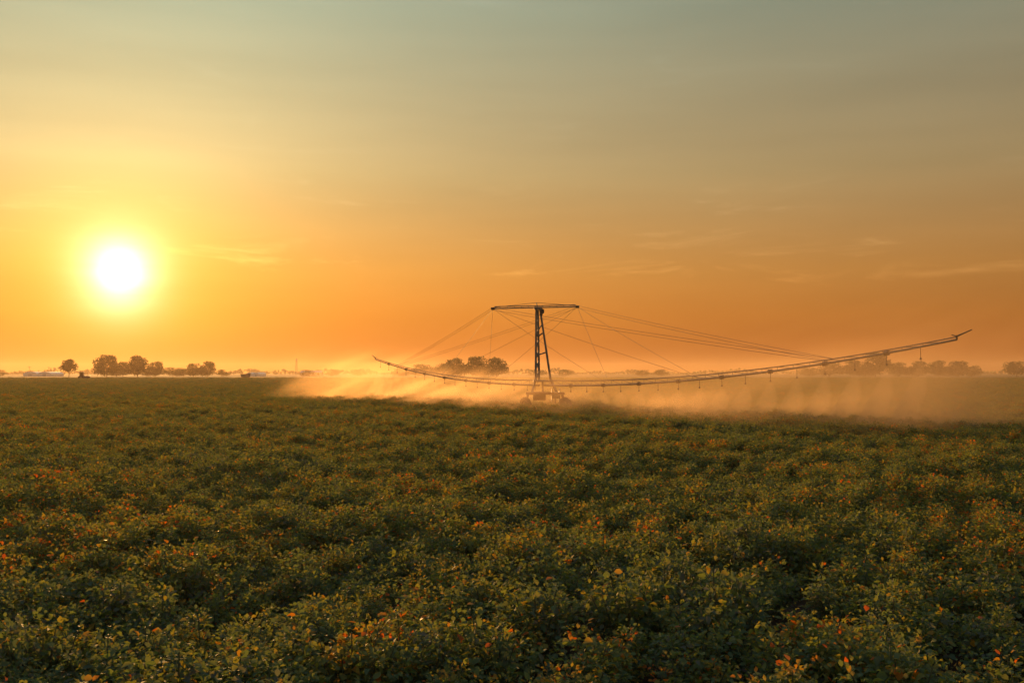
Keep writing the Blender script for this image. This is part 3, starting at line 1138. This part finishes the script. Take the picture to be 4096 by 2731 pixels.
def build_greenhouse(px0, px1, D, h, label, name='greenhouse', mat=M_WHITE, group=None):
    W = (px1 - px0) / FPX * D
    root = thing(name, label, 'greenhouse', (PX((px0 + px1) / 2, D), D, 0), 0, group)
    n = 10
    nb = max(2, int(W / 7))
    bw = W / nb
    for k in range(nb):
        bm = bmesh.new()
        x0 = -W / 2 + k * bw
        prof = [(x0 + bw * .02, 0), (x0 + bw * .02, h * .5)] + [(x0 + bw * (.5 - .48 * math.cos(math.pi * i / n)), h * .5 + h * .5 * math.sin(math.pi * i / n)) for i in range(1, n)] + [(x0 + bw * .98, h * .5), (x0 + bw * .98, 0)]
        A = [bm.verts.new((x, -9, z)) for x, z in prof]
        B = [bm.verts.new((x, 9, z)) for x, z in prof]
        for i in range(len(prof)):
            j = (i + 1) % len(prof)
            bm.faces.new((A[i], A[j], B[j], B[i]))
        bm.faces.new(A[::-1])
        bm.faces.new(B)
        bmesh.ops.recalc_face_normals(bm, faces=bm.faces)
        bay = obj('bay', bm, mat, root)
        bm = bmesh.new()
        box(bm, (x0 + bw * .38, -9.06, 0), (x0 + bw * .62, -9.0, h * .55))
        obj('door', bm, M_ROOF, bay)
    return root


build_greenhouse(120, 232, 640, 3.0, 'long row of white arched greenhouses beside the lone round tree')
build_greenhouse(1000, 1052, 630, 2.6, 'short white arched greenhouse beside the dark farm trailer')


def build_shed():
    D = 660
    px0, px1 = 1208, 1288
    W = (px1 - px0) / FPX * D
    root = thing('farm_shed', 'long low pale shed with grey roof among the small trees', 'shed', (PX((px0 + px1) / 2, D - 14), D - 14, 0))
    bm = bmesh.new()
    box(bm, (-W / 2, -4, 0), (W / 2, 4, 2.4))
    wl = obj('wall', bm, M_WALL, root)
    bm = bmesh.new()
    pr = [(-4.4, 2.4), (0, 3.5), (4.4, 2.4), (4.4, 2.55), (0, 3.65), (-4.4, 2.55)]
    A = [bm.verts.new((-W / 2 - .3, y, z + .01)) for y, z in pr]
    B = [bm.verts.new((W / 2 + .3, y, z + .01)) for y, z in pr]
    for i in range(6):
        j = (i + 1) % 6
        bm.faces.new((A[i], A[j], B[j], B[i]))
    bm.faces.new(A[::-1])
    bm.faces.new(B)
    bmesh.ops.recalc_face_normals(bm, faces=bm.faces)
    obj('roof', bm, M_ROOF, root)
    for k in range(4):
        x = -W / 2 + W * (k + .5) / 4
        bm = bmesh.new()
        box(bm, (x - .7, -4.05, .9), (x + .7, -3.98, 1.9))
        obj('window', bm, M_GLASS, root)


build_shed()


def build_tractor():
    D = 300.0
    X = PX(338, D)
    root = thing('tractor', 'small dark tractor with cab parked in the crop near the lone round tree', 'tractor', (X, D, 0), R(12))
    bm = bmesh.new()
    box(bm, (-.1, -.45, .75), (1.7, .45, 1.45), .1)
    obj('bonnet', bm, M_TRACTOR, root)
    bm = bmesh.new()
    box(bm, (-1.3, -.62, .8), (-.1, .62, 1.5), .06)
    obj('body', bm, M_TRACTOR, root)
    bm = bmesh.new()
    for x, y in ((-1.25, -.6), (-1.25, .6), (-.15, -.6), (-.15, .6)):
        tube(bm, (x, y, 1.45), (x * .95, y * .9, 2.55), .05)
    obj('cab_frame', bm, M_TRACTOR, root)
    bm = bmesh.new()
    box(bm, (-1.4, -.68, 2.53), (0, .68, 2.66), .04)
    obj('cab_roof', bm, M_TRACTOR, root)
    bm = bmesh.new()
    box(bm, (-1.16, -.5, 1.5), (-.24, .5, 2.5))
    obj('cab_window', bm, M_GLASS, root)
    bm = bmesh.new()
    tube(bm, (1.0, .3, 1.45), (1.0, .3, 2.5), .05)
    obj('exhaust', bm, M_BLACK, root)
    for x, y, r_, w in ((-.8, .85, .8, .45), (-.8, -.85, .8, .45), (1.35, .75, .5, .3), (1.35, -.75, .5, .3)):
        we = bpy.data.objects.new('wheel', None)
        link(we, root)
        we.location = (x, y, r_)
        bm = bmesh.new()
        h = w / 2
        lathe(bm, [(r_ * .58, -h), (r_ * .92, -h), (r_, -h * .7), (r_, h * .7), (r_ * .92, h), (r_ * .58, h)], 'Y', 22)
        obj('tyre', bm, M_RUBBER, we)
        bm = bmesh.new()
        lathe(bm, [(.06, -h * .5), (r_ * .59, -h * .8), (r_ * .59, h * .8), (.06, h * .5)], 'Y', 18)
        obj('rim', bm, M_STEEL, we)


build_tractor()


def build_trailer():
    D = 360.0
    root = thing('farm_trailer', 'low dark farm trailer standing alone in the far crop', 'trailer', (PX(983, D), D, 0), R(-8))
    bm = bmesh.new()
    lo = [(-1.6, -.9), (1.6, -.9), (1.6, .9), (-1.6, .9)]
    A = [bm.verts.new((x * .85, y * .85, .85)) for x, y in lo]
    B = [bm.verts.new((x, y, 1.75 if x < 0 else 2.2)) for x, y in lo]
    for i in range(4):
        j = (i + 1) % 4
        bm.faces.new((A[i], A[j], B[j], B[i]))
    bm.faces.new(A[::-1])
    bm.faces.new(B)
    obj('tipper_body', bm, M_TRACTOR, root)
    bm = bmesh.new()
    box(bm, (-1.3, -.4, .68), (1.3, .4, .84))
    tube(bm, (1.3, 0, .75), (2.6, 0, .5), .06)
    obj('drawbar', bm, M_PAINT, root)
    for x, y in ((-.3, .75), (-.3, -.75)):
        bm = bmesh.new()
        lathe(bm, [(.08, -.12), (.42, -.14), (.45, -.1), (.45, .1), (.42, .14), (.08, .12)], 'Y', 20, (x, y, .45))
        obj('wheel', bm, M_RUBBER, root)


build_trailer()


def build_pole(px, D, top, label):
    root = thing('utility_pole', label, 'pole', (PX(px, D), D, 0), R(20), 'utility poles near the greenhouses')
    H = PZ(top, D)
    bm = bmesh.new()
    tube(bm, (0, 0, -.3), (0, 0, H), .16, .11, 8)
    obj('post', bm, M_WOOD, root)
    bm = bmesh.new()
    box(bm, (-1.1, -.07, H - .75), (1.1, .07, H - .6))
    ca = obj('crossarm', bm, M_WOOD, root)
    for x in (-1, -.35, .35, 1):
        bm = bmesh.new()
        lathe(bm, [(.01, 0), (.06, 0), (.07, .1), (.03, .2), (.01, .2)], 'Z', 8, (x, 0, H - .59))
        obj('insulator', bm, M_WALL, ca)


build_pole(118, 700, 1464, 'wooden utility pole at the near end of the greenhouse row')
build_pole(196, 700, 1466, 'wooden utility pole behind the greenhouse row')


def build_lattice_mast():
    D = 900.0
    H = PZ(1434, D)
    root = thing('lattice_mast', 'slender steel lattice mast rising behind the low trees', 'mast', (PX(1186, D), D, 0))
    w0, w1 = .8, .35
    for x, y in ((-1, -1), (1, -1), (1, 1), (-1, 1)):
        bm = bmesh.new()
        tube(bm, (x * w0, y * w0, 0), (x * w1, y * w1, H), .09, .07, 5)
        obj('mast_leg', bm, M_STEEL, root)
    bm = bmesh.new()
    m = 12
    for k in range(m):
        a, b = k / m, (k + 1) / m
        wa, wb = w0 + (w1 - w0) * a, w0 + (w1 - w0) * b
        for (x0, y0), (x1, y1) in (((-1, -1), (1, -1)), ((1, -1), (1, 1)), ((1, 1), (-1, 1)), ((-1, 1), (-1, -1))):
            tube(bm, (x0 * wa, y0 * wa, H * a), (x1 * wb, y1 * wb, H * b), .04, None, 4)
    obj('bracing', bm, M_STEEL, root)
    for a in range(3):
        t = a * 2.094
        bm = bmesh.new()
        box(bm, (math.cos(t) * .6 - .15, math.sin(t) * .6 - .15, H - 2), (math.cos(t) * .6 + .15, math.sin(t) * .6 + .15, H))
        obj('antenna', bm, M_WALL, root)


build_lattice_mast()

# ------------------------------------------------------------------ evening haze


def build_haze():
    m = bpy.data.materials.new('evening_haze')
    m.use_nodes = True
    nt = m.node_tree
    nt.nodes.clear()
    out = N(nt, 'ShaderNodeOutputMaterial')
    pv = N(nt, 'ShaderNodeVolumePrincipled')
    pv.inputs['Color'].default_value = (0.92, 0.68, 0.44, 1)
    pv.inputs['Density'].default_value = 0.00024
    pv.inputs['Anisotropy'].default_value = 0.45
    nt.links.new(pv.outputs[0], out.inputs['Volume'])
    bm = bmesh.new()
    box(bm, (-GROUND - 20, -100, -1.2), (GROUND + 20, GROUND + 20, 26))
    o = obj('haze', bm, m)
    tag(o, 'warm dusty evening haze over the whole field', 'haze', kind='stuff')


build_haze()
